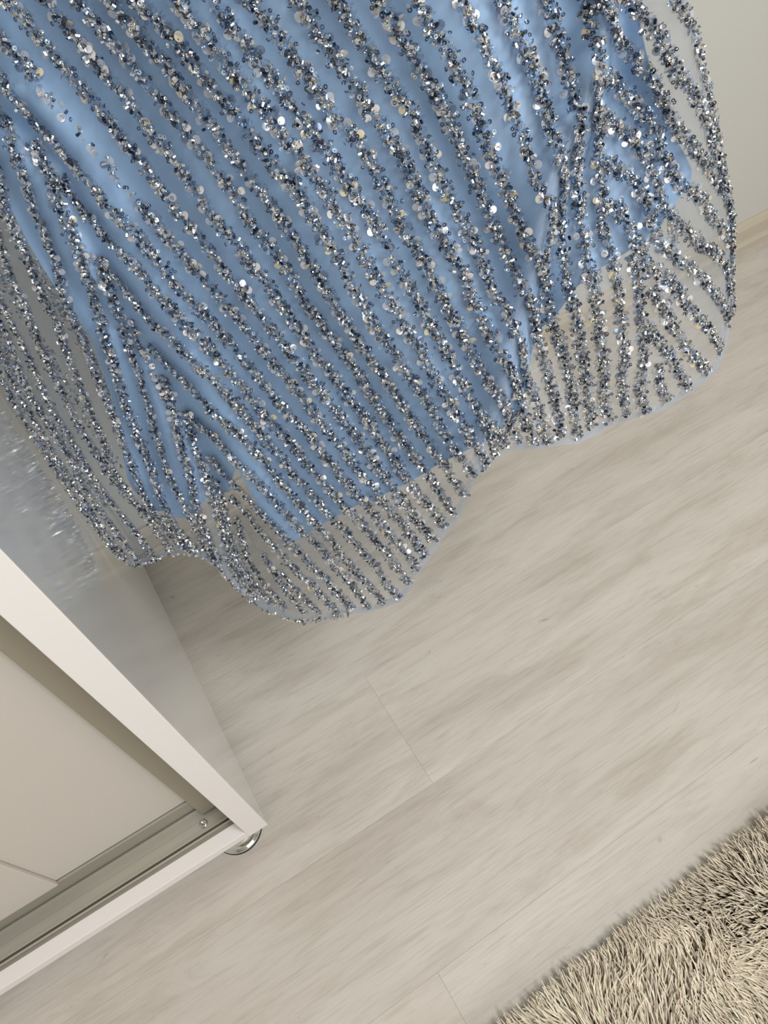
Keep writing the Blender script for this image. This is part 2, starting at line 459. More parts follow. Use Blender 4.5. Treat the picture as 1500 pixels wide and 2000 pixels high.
# ------------------------------------------------------------------ dress
# bead rows of the skirt, followed from above to the hem (photo frame), each with width and density factors
ROWS = """
i 1 1|1072,11 1083,53 1096,83 1101,112 1107,139 1117,171 1128,203 1133,232 1131,259 1123,293 1123,333 1128,373 1133,411 1133,437 1139,464 1141,488 1147,515 1149,541 1156,557 1161,587 1165,611 1170,643 1172,671 1177,699 1179,723 1179,751 1179,779 1184,802 1193,828
a 1 1|427,11 453,53 480,88 512,133 539,160 565,197 592,235 621,269 640,301 667,333 683,365 704,387 712,408 731,432 747,461 760,488 773,515 787,539 805,565 821,597 840,629 853,656 869,683 884,713 895,732 911,759 927,783 937,801 948,823 953,849 965,880 969,892
b 1 1|496,5 523,40 544,69 571,107 597,144 621,176 640,205 664,240 693,269 715,299 733,328 757,373 773,408 784,435 797,461 805,469 824,501 840,528 853,557 869,587 883,613 899,640 912,667 925,691 939,717 953,737 967,759 980,783 987,804 996,825 1008,850 1018,870
a2 0.8 1|945,800 955,822 968,842 982,860 995,876
c 1 1|584,8 611,37 621,67 648,101 675,139 699,171 717,203 739,235 757,261 773,283 787,315 803,336 816,373 824,395 835,411 848,440 867,469 880,493 899,528 915,555 925,587 939,621 957,648 970,675 984,699 999,737 1010,770 1022,810 1035,840 1048,872
d 1 1|667,8 685,37 701,69 723,99 744,131 765,163 787,192 805,213 819,248 832,288 853,325 864,357 883,387 888,405 904,432 917,459 931,485 944,515 952,539 963,563 976,584 992,608 1000,635 1011,661 1019,688 1020,711 1025,735 1039,764 1049,791 1057,817 1063,849 1073,868
e 1 1|747,8 771,37 784,77 805,93 821,139 840,160 859,192 877,227 891,261 907,301 925,336 936,368 949,392 965,443 984,472 992,499 1005,525 1016,552 1027,576 1037,603 1043,629 1048,661 1056,688 1063,711 1071,743 1081,772 1087,801 1090,833 1098,860
f 1 1|824,13 835,45 856,69 875,99 888,131 907,160 917,192 933,227 944,261 960,296 973,331 987,365 997,395 1008,411 1024,445 1035,472 1045,501 1059,528 1067,560 1072,587 1080,621 1088,648 1096,677 1104,704 1109,731 1115,763 1118,800 1122,835 1128,862
g 0.8 1|904,8 920,35 936,69 949,104 968,133 979,163 989,197 1003,232 1019,264 1027,296 1043,328 1053,360 1067,387 1075,411 1075,432 1071,453 1066,475 1061,495 1062,520
h 1 1|987,11 997,40 1016,75 1029,104 1040,139 1053,173 1067,211 1075,245 1085,277 1096,307 1098,340 1096,370 1091,411 1092,435 1094,461 1096,488 1101,515 1104,539 1112,557 1119,597 1126,632 1133,662 1137,690 1142,718 1144,748 1147,779 1151,807 1156,842
j 0.9 1|1150,5 1152,43 1164,67 1169,90 1167,120 1165,150 1161,172 1163,200 1165,232 1167,267 1168,293 1167,315 1172,347 1173,373 1177,395 1175,411 1176,440 1183,469 1191,493 1196,520 1205,557 1207,587 1210,615 1214,643 1217,667 1221,695 1214,723 1214,748 1217,774 1219,797 1228,816
k0 1 1|1180,16 1191,35 1196,67 1220,88 1244,112 1263,139 1279,165 1292,197 1308,232 1327,264 1348,283 1367,312 1388,341 1407,373 1420,395 1424,430 1427,470
k1 1 1|1169,149 1193,155 1217,176 1231,197 1257,221 1271,245 1284,269 1289,293 1300,320 1311,344 1332,365 1353,373 1369,392 1383,424 1399,440 1415,459 1425,480
k2 1 1|1153,211 1172,229 1196,245 1220,261 1241,283 1260,299 1268,323 1276,347 1279,373 1287,395 1297,411 1311,427 1332,445 1348,464 1369,483 1391,493 1407,507 1418,530 1420,560 1426,590
k3 1 1|1164,315 1188,317 1215,339 1239,357 1252,379 1260,395 1265,411 1273,440 1279,464 1295,485 1313,499 1332,512 1353,528 1372,552 1388,571 1404,592 1415,613 1420,637
m 1 1|1196,392 1204,413 1223,432 1236,456 1247,480 1257,507 1267,522 1284,533 1305,548 1323,565 1331,585 1340,600 1356,619 1377,637 1393,664 1408,687
n 1 1|1228,495 1241,533 1247,559 1249,597 1249,627 1254,653 1256,681 1254,713 1249,748 1249,774 1254,793 1266,809
o 1 1|1268,560 1287,592 1303,619 1316,645 1332,667 1351,696 1369,717 1386,728
p 1 1|1262,632 1287,667 1305,691 1321,720 1335,744 1347,762
q 1 1|1287,705 1282,735 1290,760 1296,780 1308,786
km1 1 1|1228,3 1249,16 1265,43 1284,61 1297,88 1305,115 1321,141 1340,165 1351,187 1367,213 1377,248 1384,275 1393,300 1403,330 1412,360 1420,390
km2 0.7 1|1321,5 1335,29 1348,53 1356,77 1361,107 1366,136 1374,165 1382,200 1390,227 1396,261 1402,299 1407,328 1412,355 1417,385 1422,425 1426,470 1427,510 1424,540 1425,570 1428,590 1424,625
s1 1 1|357,11 373,32 392,53 408,75 440,112 459,144 480,171 507,203 525,221 541,248 565,277 584,304 603,331 624,357 645,384 653,408 669,429 685,453 701,477 715,507 728,533 744,560 760,584 776,608 789,635 808,661 824,688 833,711 844,735 860,756 876,777 887,799 903,820 916,844 927,865 940,887 948,913
s2 1 1|283,11 304,29 328,56 349,80 368,107 389,128 405,155 424,181 448,203 467,229 488,259 512,288 531,312 549,339 571,357 597,389 600,408 616,432 632,456 645,480 664,507 675,533 691,560 707,587 723,613 736,640 752,661 768,683 784,710 799,729 817,759 833,780 847,807 860,831 873,849 887,871 900,895 919,913 927,935
s3 1 1|227,11 240,29 267,53 285,80 307,107 333,133 352,160 373,192 395,213 405,232 427,256 445,283 464,309 483,331 501,357 520,379 536,405 552,427 568,451 587,477 603,504 619,528 635,555 648,579 664,605 680,629 696,651 709,675 723,696 739,717 753,732 769,759 783,783 801,809 817,833 836,857 852,884 871,908 887,935 903,956 908,972
s4 1 1|165,8 181,29 200,59 227,85 248,112 269,136 291,163 312,184 331,211 349,237 371,261 392,288 411,309 429,341 451,365 472,387 480,411 493,435 515,459 531,483 547,504 565,528 576,549 589,571 605,597 621,621 640,645 656,664 672,685 688,709 708,735 727,769 745,796 761,815 775,844 791,863 812,887 825,911 847,935 857,956 873,980 889,1007
s5 1 1|96,5 117,29 139,59 160,85 184,115 205,141 227,163 245,184 264,208 277,232 299,256 317,283 341,307 360,336 381,365 395,387 408,408 429,435 453,461 475,485 488,512 507,533 523,549 539,576 557,603 573,627 595,648 608,672 621,696 643,717 659,739 675,763 693,789 709,808 725,827 736,847 751,869 767,889 780,911 796,935 812,959 831,977 847,996 860,1015 873,1033
s6 1 1|21,5 45,24 64,51 85,77 107,107 128,131 149,155 173,181 192,205 213,232 229,256 248,277 267,301 291,331 309,355 328,381 342,405 360,427 379,445 400,468 424,499 435,520 453,544 472,563 491,587 507,611 523,632 541,651 557,675 576,696 592,717 608,739 624,757 643,784 659,805 675,824 691,840 705,865 721,889 737,911 756,935 769,956 785,977 801,999 820,1020 836,1041 852,1060
s7a 1 1|3,69 21,91 43,117 64,141 83,163
s7b 0.7 0.28|83,163 96,187 115,211 136,229 152,253 173,269 197,299 219,323 232,347 251,371 267,387
s7 1 1|267,387 283,408 301,424 317,451 336,469 355,488 373,512 387,533 405,548 424,568 443,595 464,619 483,637 499,659 515,683 536,707 552,728 573,749 589,771 605,795 613,805 629,824 645,843 661,861 677,883 691,907 708,927 727,948 743,972 759,991 775,1009 791,1031 807,1052 820,1073 836,1087
s8 1 1|5,152 24,179 40,205 64,229 83,248 104,267 120,288 141,315 160,336 179,357 197,379 213,403 229,416 248,437 264,459 283,477 299,499 317,517 333,539 352,560 368,576 384,597 408,615 424,637 443,659 464,683 483,707 501,725 515,747 531,765 549,787 565,805 584,824 603,845 619,867 637,888 653,909 669,928 685,949 699,968 717,987 733,1005 749,1027 765,1045 781,1067 797,1083 818,1115
s9 1 1|61,275 77,299 85,325 99,349 109,373 117,413 133,435 141,459 155,488 163,515 173,544 184,573 192,603 200,632 205,656 216,683 224,712 232,737 240,764 245,788 259,815 267,841 277,865 288,889 299,911 307,935 309,956 320,980 331,1004 341,1023 357,1041 378,1065 395,1083
s10 1 1|3,232 19,259 27,288 40,317 51,347 61,373 69,411 83,432 93,459 99,483 112,507 120,539 128,571 133,595 147,624 160,648 171,675 184,711 192,735 203,764 216,788 224,815 235,841 243,865 253,892 261,913 272,937 280,959 288,983 304,999 323,1017 339,1031 352,1044 365,1057 385,1080
s8b 1 1|115,344 133,368 152,387 165,413 187,429 203,453 221,475 240,493 264,515 280,533 296,555 312,579 333,597 347,613 365,635 384,653 405,672 421,693 440,712 459,736 477,755 496,779 515,805 536,829 555,848 571,864 589,885 605,909 624,928 640,947 656,968 675,987 691,1003 709,1021 725,1043 741,1061 760,1080 771,1101 784,1120 803,1142
s8c 1 1|187,493 197,517 221,531 240,555 259,576 275,603 296,621 312,643 333,656 355,677 373,699 392,720 405,728 421,744 437,760 456,779 472,800 493,827 512,851 533,872 552,891 568,915 584,936 603,955 624,976 637,995 653,1011 672,1032 688,1051 704,1069 723,1091 739,1112 752,1133 768,1152 783,1170
s8d 0.9 1|197,520 205,549 221,576 229,603 240,627 248,653 256,680 264,705 277,729 280,756 291,783 299,809 304,836 312,860 320,884 328,911 333,932 347,953 357,977 368,999 379,1025 392,1049 410,1080 425,1102
s8e 0.5 1|259,621 267,648 277,680 291,707 304,733 320,760 325,787
s8f 1 1|291,667 318,700 342,721 358,740 379,761 398,780 416,803 437,821 456,837 475,853 493,875 515,896 531,915 547,936 565,955 581,976 597,995 613,1013 627,1032 643,1051 659,1072 675,1091 691,1107 704,1125 720,1141 739,1160 752,1181
s8g 0.9 1|323,733 331,769 339,801 344,823 349,849 357,876 365,903 373,927 379,951 381,972 389,996 397,1023 408,1052 421,1080 432,1108
s8h 1 1|361,796 377,815 395,831 414,847 433,865 448,883 469,907 491,923 507,941 528,963 544,984 560,1000 576,1019 592,1037 611,1053 627,1069 645,1091 661,1109 680,1131 693,1149 709,1168 725,1190
s8i 0.9 1|369,817 377,847 382,876 393,900 401,921 406,940 414,964 422,988 430,1015 438,1041 443,1073 449,1095 460,1118 475,1138 492,1156 510,1172
s8j 1 1|406,887 427,907 440,925 461,947 480,965 499,987 517,1005 536,1024 552,1040 568,1059 587,1077 605,1099 624,1115 640,1133 656,1152 675,1171 691,1192
s8k 0.8 1|422,932 430,956 437,985 443,1009 447,1040 455,1070 468,1100 485,1125 503,1145 520,1163 540,1182
s8l 1 1|451,964 467,983 488,1003 504,1032 525,1051 541,1069 557,1088 573,1107 592,1123 608,1136 624,1155 640,1173 656,1189 667,1198
s8m 0.9 1|462,1004 470,1025 473,1049 480,1075 491,1100 507,1125 525,1148 545,1170 562,1192
s8n 0.9 1|515,1075 525,1099 536,1115 549,1133 562,1155 580,1175 597,1198
s8o 0.8 1|545,1110 565,1135 585,1155 605,1175 628,1198
s11 1 1|5,368 8,405 21,432 35,456 48,485 61,512 69,541 85,571 99,600 115,627 120,653 131,680 139,707 149,727 157,751 171,777 179,804 189,825 200,849 208,871 213,895 221,916 235,932 248,953 259,972 280,991 299,1007 317,1025 338,1044 358,1064 370,1077
s12 1 1|3,472 11,507 21,533 35,563 48,587 59,613 67,640 77,664 88,691 98,712 109,735 120,756 133,780 144,807 157,831 171,855 187,876 197,897 211,921 229,943 245,961 264,983 283,1001 296,1020 315,1044 331,1068 340,1078
s13 1 1|3,581 16,613 29,640 43,664 53,683 63,705 72,729 83,753 96,780 107,804 123,828 139,849 152,876 165,900 176,921 192,940 205,959 221,980 237,1001 253,1020 269,1041 283,1060 296,1079 305,1092
s14 0.9 1|3,632 19,656 27,690 43,730 56,761 67,783 83,807 101,833 115,857 131,881 144,908 157,932 171,959 184,975 197,996 213,1015 229,1036 243,1055 256,1073 275,1098
s15 0.9 1|3,690 16,720 30,750 42,775 55,798 69,820 83,844 98,871 114,897 130,921 146,945 160,967 174,991 189,1012 203,1031 216,1049 234,1071 252,1096
s16 0.8 1|3,735 16,760 30,786 45,812 60,836 74,860 90,884 106,908 122,932 135,953 151,977 167,999 183,1020 197,1041 213,1060 229,1081 238,1092
"""
OUT = [(1325, -220), (1335, -100), (1345, 0), (1352, 40), (1357, 80), (1365, 130), (1378, 190), (1390, 250), (1402, 320), (1415, 380), (1425, 440), (1430, 500), (1432, 560), (1430, 600), (1424, 640), (1416, 690), (1398, 728), (1380, 742), (1347, 770), (1310, 792), (1287, 806), (1263, 812), (1231, 820), (1193, 834), (1158, 853), (1128, 867), (1097, 870), (1073, 875), (1050, 878), (1018, 878), (995, 883), (969, 897), (948, 918), (930, 935), (912, 975), (895, 1015), (875, 1037), (857, 1065), (840, 1090), (820, 1118), (805, 1146), (785, 1174), (755, 1186), (727, 1194), (690, 1200), (650, 1208), (600, 1215), (585, 1214), (560, 1207), (530, 1197), (500, 1180), (480, 1165), (460, 1147), (445, 1130), (433, 1112), (420, 1097), (400, 1089), (370, 1082), (345, 1082), (322, 1088), (300, 1099), (275, 1106), (255, 1103), (240, 1097), (225, 1083), (200, 1050), (171, 1010), (140, 970), (110, 922), (80, 878), (50, 830), (20, 782), (0, 750), (-60, 655), (-110, 580), (-130, 400), (-130, 200), (-130, 0), (-130, -220), (300, -220), (800, -220)]
LIN = [(1232, -220), (1245, 20), (1260, 93), (1271, 133), (1287, 200), (1312, 260), (1335, 296), (1351, 331), (1350, 352), (1345, 365), (1329, 383), (1287, 446), (1238, 484), (1186, 516), (1154, 535), (1125, 562), (1088, 613), (1053, 645), (1040, 680), (1035, 715), (1027, 773), (1020, 790), (1010, 810), (980, 839), (961, 855), (913, 879), (887, 892), (849, 911), (817, 932), (780, 951), (727, 977), (693, 989), (635, 1021), (581, 1053), (560, 1066), (538, 1040), (510, 1000), (486, 955), (462, 912), (455, 930), (450, 960), (425, 965), (405, 968), (398, 985), (377, 1011), (347, 1012), (323, 998), (307, 998), (291, 987), (262, 958), (249, 936), (241, 898), (235, 850), (230, 807), (205, 740), (181, 667), (160, 635), (112, 568), (56, 477), (24, 413), (0, 365), (-60, 265), (-130, 160), (-130, -220), (300, -220), (800, -220)]
# distances measured from the apparent size of the 6 mm sequins
DP = np.array([(460, 30, .395), (490, 187, .43), (222, 152, .45), (347, 100, .43), (1196, 12, .42), (345, 480, .56), (730, 645, .56), (1155, 503, .56), (1390, 723, .60), (1403, 435, .55), (840, 1083, .71), (565, 992, .735), (605, 1107, .79), (296, 1078, .81), (78, 800, .72), (130, 590, .63), (0, 750, .74), (240, 1095, .84), (1350, 0, .44), (1430, 600, .58), (1000, 870, .635), (1250, 820, .62), (590, 1215, .82), (0, 0, .45), (-100, -200, .42), (600, -220, .36), (1300, -220, .40), (-120, 500, .64)])


def basis(x, y):
    x = (np.asarray(x, float) - 700) / 700; y = (np.asarray(y, float) - 500) / 700
    return np.stack([np.ones_like(x), x, y, x * x, x * y, y * y], -1)


DC = np.linalg.lstsq(basis(DP[:, 0], DP[:, 1]), 1 / DP[:, 2], rcond=None)[0]


def sdist(line, x, y):
    """distance to a fold line, positive to its right when going down it"""
    line = np.array(line, float)
    best = np.full(x.shape, 1e9); sg = np.zeros(x.shape)
    for a, b in zip(line[:-1], line[1:]):
        d = b - a
        t = np.clip(((x - a[0]) * d[0] + (y - a[1]) * d[1]) / (d @ d), 0, 1)
        qx, qy = x - a[0] - t * d[0], y - a[1] - t * d[1]
        r = np.hypot(qx, qy)
        s = np.sign(d[1] * qx - d[0] * qy)
        k = r < best
        best = np.where(k, r, best); sg = np.where(k, s, sg)
    return best, sg


RIDGE = [(1190, -200), (1178, 60), (1150, 220), (1095, 320), (1062, 440), (1035, 540), (1010, 650), (985, 760), (945, 860), (930, 930)]
VALLEY = [(40, 240), (120, 330), (200, 500), (270, 640), (330, 740), (370, 820), (420, 920), (455, 1010), (490, 1120)]
VALLEY2 = [(0, 330), (60, 440), (130, 540), (230, 640), (262, 730), (300, 900)]


def depth(x, y, relief=1.0):
    x = np.asarray(x, float); y = np.asarray(y, float)
    d = 1 / (basis(x, y) @ DC)
    r, s = sdist(RIDGE, x, y)
    o = np.where(s < 0, -0.016 * np.exp(-(r / 55) ** 2), -0.016 * np.exp(-(r / 16) ** 2) + 0.026 * (1 - np.exp(-(r / 22) ** 2)) * np.exp(-r / 160))
    r2, s2 = sdist(VALLEY, x, y)
    o = o + 0.015 * np.exp(-(r2 / 26) ** 2) - 0.004 * np.exp(-((r2 - 62) / 34) ** 2)
    r3, s3 = sdist(VALLEY2, x, y)
    o = o + 0.009 * np.exp(-(r3 / 24) ** 2)
    # soft hanging undulation of the cloth, across the fall
    u = (x * 0.80 - y * 0.60)
    o = o + 0.0045 * np.sin(u / 62.0 + 1.1 * np.sin(y / 310.0)) + 0.003 * np.sin(u / 27.0 + y / 190.0) * np.clip(y / 700, 0, 1)
    # the side turns away at its outer edge
    o = o + 0.07 * np.clip((x - 1330) / 100, 0, 1) ** 2
    return d + o * relief


def tri_sheet(name, poly, step, off, relief, amp=0.0):
    poly = np.array(poly, float)
    pts = []
    n = len(poly)
    for i in range(n):
        a, b = poly[i], poly[(i + 1) % n]
        k = max(1, int(np.hypot(*(b - a)) / step))
        for t in range(k): pts.append(a + (b - a) * t / k)
    nb = len(pts)
    x0, y0 = poly.min(0); x1, y1 = poly.max(0)
    gx, gy = np.meshgrid(np.arange(x0 + step / 2, x1, step), np.arange(y0 + step / 2, y1, step))
    gx = gx + (np.arange(gx.shape[0])[:, None] % 2) * step / 2
    q = np.stack([gx.ravel(), gy.ravel()], -1)
    P = np.array(pts)
    inside = np.zeros(len(q), bool)
    for a, b in zip(P, np.roll(P, -1, 0)):
        c = (a[1] > q[:, 1]) != (b[1] > q[:, 1])
        with np.errstate(divide='ignore', invalid='ignore'):
            xx = (b[0] - a[0]) * (q[:, 1] - a[1]) / (b[1] - a[1]) + a[0]
        inside ^= c & (q[:, 0] < xx)
    q = q[inside]
    dmin = np.min(np.hypot(q[:, None, 0] - P[None, :, 0], q[:, None, 1] - P[None, :, 1]), 1)
    q = q[dmin > step * 0.55]
    allp = [Vector(p) for p in np.vstack([P, q])]
    res = delaunay_2d_cdt(allp, [], [list(range(nb))], 1, 1e-4)
    v2 = np.array([tuple(v) for v in res[0]])
    d = depth(v2[:, 0], v2[:, 1], relief) + off
    if amp:
        u = v2[:, 0] * 0.86 - v2[:, 1] * 0.5
        d = d + amp * np.sin(u / 48 + 0.9 * np.sin(v2[:, 1] / 260)) + amp * 0.5 * np.sin(u / 19 + v2[:, 1] / 150)
    f = np.array([list(t) for t in res[2]])
    me = mesh_np(name, px(v2[:, 0], v2[:, 1], d), f, True)
    return me


# --- cloth materials
M_tulle = bpy.data.materials.new('blue_tulle'); M_tulle.use_nodes = True
nt = M_tulle.node_tree; nt.nodes.remove(nt.nodes['Principled BSDF'])
df = N(M_tulle, 'ShaderNodeBsdfDiffuse'); df.inputs[0].default_value = (*lin(196, 212, 232), 1)
tlc = N(M_tulle, 'ShaderNodeBsdfTranslucent'); tlc.inputs[0].default_value = (*lin(196, 212, 232), 1)
ad = N(M_tulle, 'ShaderNodeMixShader'); ad.inputs[0].default_value = 0.4
gl = N(M_tulle, 'ShaderNodeBsdfGlossy'); gl.inputs[0].default_value = (0.9, 0.95, 1, 1); gl.inputs['Roughness'].default_value = 0.45
ad2 = N(M_tulle, 'ShaderNodeMixShader'); ad2.inputs[0].default_value = 0.12
tp = N(M_tulle, 'ShaderNodeBsdfTransparent')
mxs = N(M_tulle, 'ShaderNodeMixShader')
L(M_tulle, df.outputs[0], ad.inputs[1]); L(M_tulle, tlc.outputs[0], ad.inputs[2])
L(M_tulle, ad.outputs[0], ad2.inputs[1]); L(M_tulle, gl.outputs[0], ad2.inputs[2])
L(M_tulle, tp.outputs[0], mxs.inputs[1]); L(M_tulle, ad2.outputs[0], mxs.inputs[2])
tc = N(M_tulle, 'ShaderNodeTexCoord')
nz = N(M_tulle, 'ShaderNodeTexNoise'); nz.inputs['Scale'].default_value = 45; nz.inputs['Detail'].default_value = 4
L(M_tulle, tc.outputs['Object'], nz.inputs[0])
mr = N(M_tulle, 'ShaderNodeMapRange'); mr.inputs[1].default_value = 0.3; mr.inputs[2].default_value = 0.75; mr.inputs[3].default_value = 0.12; mr.inputs[4].default_value = 0.26
L(M_tulle, nz.outputs[0], mr.inputs[0]); L(M_tulle, mr.outputs[0], mxs.inputs[0])
L(M_tulle, mxs.outputs[0], nt.nodes['Material Output'].inputs[0])

M_satin = mat('blue_satin', lin(166, 204, 243), 0.5)
b = pbsdf(M_satin)
b.inputs['Sheen Weight'].default_value = 0.25
b.inputs['Sheen Roughness'].default_value = 0.4
b.inputs['Sheen Tint'].default_value = (0.75, 0.87, 1, 1)
tc = N(M_satin, 'ShaderNodeTexCoord')
nz = N(M_satin, 'ShaderNodeTexNoise'); nz.inputs['Scale'].default_value = 900; nz.inputs['Detail'].default_value = 2
L(M_satin, tc.outputs['Object'], nz.inputs[0])
bp = N(M_satin, 'ShaderNodeBump'); bp.inputs['Strength'].default_value = 0.1; bp.inputs['Distance'].default_value = 0.0005
L(M_satin, nz.outputs[0], bp.inputs['Height']); L(M_satin, bp.outputs[0], b.inputs['Normal'])


def tinted(name, rough, metal, spec=0.5, coat=0.0, alpha=1.0):
    m = mat(name, rough=rough, metal=metal, spec=spec, coat=coat)
    a = N(m, 'ShaderNodeAttribute', attribute_name='tint')
    L(m, a.outputs['Color'], pbsdf(m).inputs['Base Color'])
    pbsdf(m).inputs['Alpha'].default_value = alpha
    return m


M_ring = tinted('blue_cup_sequins', 0.16, 0.35, 0.8, 0.6, 0.88)
M_bead = tinted('silver_lined_beads', 0.13, 0.90, 0.9, 0.7)


def sequin_mat(name, col, alpha, metal=0.45, rough=0.14):
    m = mat(name, col, rough, metal=metal, spec=0.8, coat=0.5)
    pbsdf(m).inputs['Alpha'].default_value = alpha
    return m


M_seq = [sequin_mat('clear_silver_sequin', lin(212, 216, 222), 0.72), sequin_mat('cream_sequin', lin(238, 226, 190), 0.9), sequin_mat('blue_grey_sequin', lin(110, 126, 155), 0.78), sequin_mat('pearl_sequin', lin(236, 230, 226), 0.9, 0.3, 0.2)]

dress = empty('dress', (0.2, 0.4, 0.5), 'light blue gown skirt with diagonal rows of silver sequins and a sheer scalloped hem', 'dress')
PI_D = Matrix.Translation(-Vector(dress.location))


def dpart(name, me, m, parent=None):
    o = link(name, me, m)
    o.parent = parent or dress
    o.matrix_parent_inverse = PI_D if parent is None else Matrix()
    return o


tul = dpart('tulle_overskirt', tri_sheet('tulle_overskirt', OUT, 11, 0.0, 1.0), M_tulle)
tag(tul, 'sheer pale blue tulle')
lnm = tri_sheet('lining', LIN, 11, 0.0085, 1.0, 0.0022)
lno = dpart('lining', lnm, M_satin)
tag(lno, 'plain blue satin lining')

# hem and fold bands: the tulle lies doubled there
def band(name, line, w, off, side=0.0):
    line = np.array(line, float)
    seg = np.hypot(*(line[1:] - line[:-1]).T)
    s = np.r_[0, np.cumsum(seg)]
    q = np.arange(0, s[-1], 6)
    c = np.stack([np.interp(q, s, line[:, 0]), np.interp(q, s, line[:, 1])], -1)
    t = np.gradient(c, axis=0); t /= np.linalg.norm(t, axis=1)[:, None]
    nrm = np.stack([-t[:, 1], t[:, 0]], -1)
    V = []
    ks = np.linspace(-0.5, 0.5, 5) + side
    for k in ks:
        p = c + nrm * (k * w)[..., None] if np.ndim(w) else c + nrm * k * w
        V.append(px(p[:, 0], p[:, 1], depth(p[:, 0], p[:, 1]) + off))
    V = np.array(V); m_, n_ = V.shape[:2]
    idx = np.arange(m_ * n_).reshape(m_, n_)
    f = np.stack([idx[:-1, :-1], idx[1:, :-1], idx[1:, 1:], idx[:-1, 1:]], -1).reshape(-1, 4)
    return mesh_np(name, V.reshape(-1, 3), f, True)


hem_line = [p for p in OUT if p[1] > 590 and p[0] > 235 or (p[0] > 1400 and p[1] > 420)]
for kk, (w_, o_) in enumerate(((13, 0.0010), (13, 0.0020), (9, -0.0008))):
    dpart('hem_fold', band('hem_fold', hem_line, w_, o_, 0.55), M_tulle, tul)
for kk, (w_, o_) in enumerate(((22, -0.0008), (10, -0.0016), (30, 0.0012))):
    dpart('ridge_fold', band('ridge_fold', RIDGE[1:], w_, o_, 0.0), M_tulle, tul)
dpart('ridge_fold', band('ridge_fold', [(200, 540), (290, 690), (345, 790), (400, 880), (450, 960)], 26, 0.002), M_tulle, tul)
dpart('ridge_fold', band('ridge_fold', [(400, 950), (420, 1040), (440, 1110)], 16, 0.002), M_tulle, tul)

# back of the skirt: closes the shape behind the front, from the panel side round to the right side
EL = np.array([(-130, -220), (-130, 100), (-120, 400), (-60, 655), (0, 750), (50, 830), (110, 922), (171, 1010), (232, 1090)], float)
ER = np.array([(1325, -220), (1345, 0), (1365, 130), (1390, 250), (1415, 380), (1428, 480), (1431, 560), (1426, 630), (1418, 680)], float)


def smooth_line(p, n):
    s = np.r_[0, np.cumsum(np.hypot(*(p[1:] - p[:-1]).T))]
    q = np.linspace(0, s[-1], n)
    return np.stack([np.interp(q, s, p[:, k]) for k in range(p.shape[1])], -1)


NV, NU = 40, 48
el = smooth_line(EL, NV); er = smooth_line(ER, NV)
PLf = px(el[:, 0], el[:, 1], depth(el[:, 0], el[:, 1]))
PRt = px(er[:, 0], er[:, 1], depth(er[:, 0], er[:, 1]))


def back_point(u, vi, inset=0.0):
    a, b_ = PLf[vi], PRt[vi]
    bul = (0.13 + 0.07 * vi / NV) * np.sin(np.pi * u) ** 0.55 + 0.008 * np.sin(u * 38) * np.sin(np.pi * u)
    p = a + (b_ - a) * u[:, None]
    p = p + np.stack([0 * u, bul - inset * np.sin(np.pi * u), 0.10 * np.sin(np.pi * u) ** 0.6 * (vi / NV)], -1)
    p[:, 0] = np.maximum(p[:, 0], XS + 0.006)
    return p


uu = np.linspace(0, 1, NU)


def back_mesh(name, inset, vmax, ua=0.0, ub=1.0):
    V = np.array([back_point(ua + (ub - ua) * uu, vi, inset) for vi in range(vmax)])
    idx = np.arange(vmax * NU).reshape(vmax, NU)
    f = np.stack([idx[:-1, :-1], idx[:-1, 1:], idx[1:, 1:], idx[1:, :-1]], -1).reshape(-1, 4)
    return mesh_np(name, V.reshape(-1, 3), f, True)


dpart('back_overskirt', back_mesh('back_overskirt', 0.0, NV), M_tulle)
dpart('back_lining', back_mesh('back_lining', 0.03, 22, 0.10, 0.80), M_satin)


# upper part of the gown above the frame: skirt drawn in to the waist
tx = np.linspace(-130, 1325, 36)
fr = px(tx, np.full(36, -220.0), depth(tx, np.full(36, -220.0)))
bk_ = back_point(np.linspace(1, 0, 38)[1:-1], 0)
LOOP = np.vstack([fr, bk_])
ANG = np.r_[np.linspace(math.pi, 2 * math.pi, 36), np.linspace(0, math.pi, 38)[1:-1]]


def upper(inset):
    lv = []
    for t in np.linspace(0, 1, 14):
        z = 1.42; rx, ry = 0.135 - inset, 0.10 - inset
        w = np.stack([0.17 + rx * np.cos(ANG), 0.60 + ry * np.sin(ANG), np.full(len(ANG), z)], -1)
        base = LOOP + (np.array([0.17, 0.60, 0]) - LOOP) * np.array([1, 1, 0]) * inset * 3
        k = t ** 0.9
        p = base * (1 - k) + w * k
        p[:, 2] = LOOP[:, 2] * (1 - t) + z * t
        lv.append(p)
    return np.array(lv)


def upper_mesh(name, inset):
    U = upper(inset); a_, n_ = U.shape[:2]
    idx = np.arange(a_ * n_).reshape(a_, n_)
    nx = np.roll(idx, -1, 1)
    f = np.stack([idx[:-1], nx[:-1], nx[1:], idx[1:]], -1).reshape(-1, 4)
    return mesh_np(name, U.reshape(-1, 3), f, True)


dpart('upper_overskirt', upper_mesh('upper_overskirt', 0.0), M_tulle)
dpart('upper_lining', upper_mesh('upper_lining', 0.012), M_satin)

# --- beadwork
def ring_proto():
    n = 8
    v, f = [], []
    for r, z in ((0.38, 0.0), (1.0, 0.22)):
        for k in range(n):
            a = 2 * math.pi * k / n
            v.append((r * math.cos(a), r * math.sin(a), z))
    for k in range(n):
        f.append((k, (k + 1) % n, n + (k + 1) % n, n + k))
    return np.array(v), np.array(f)


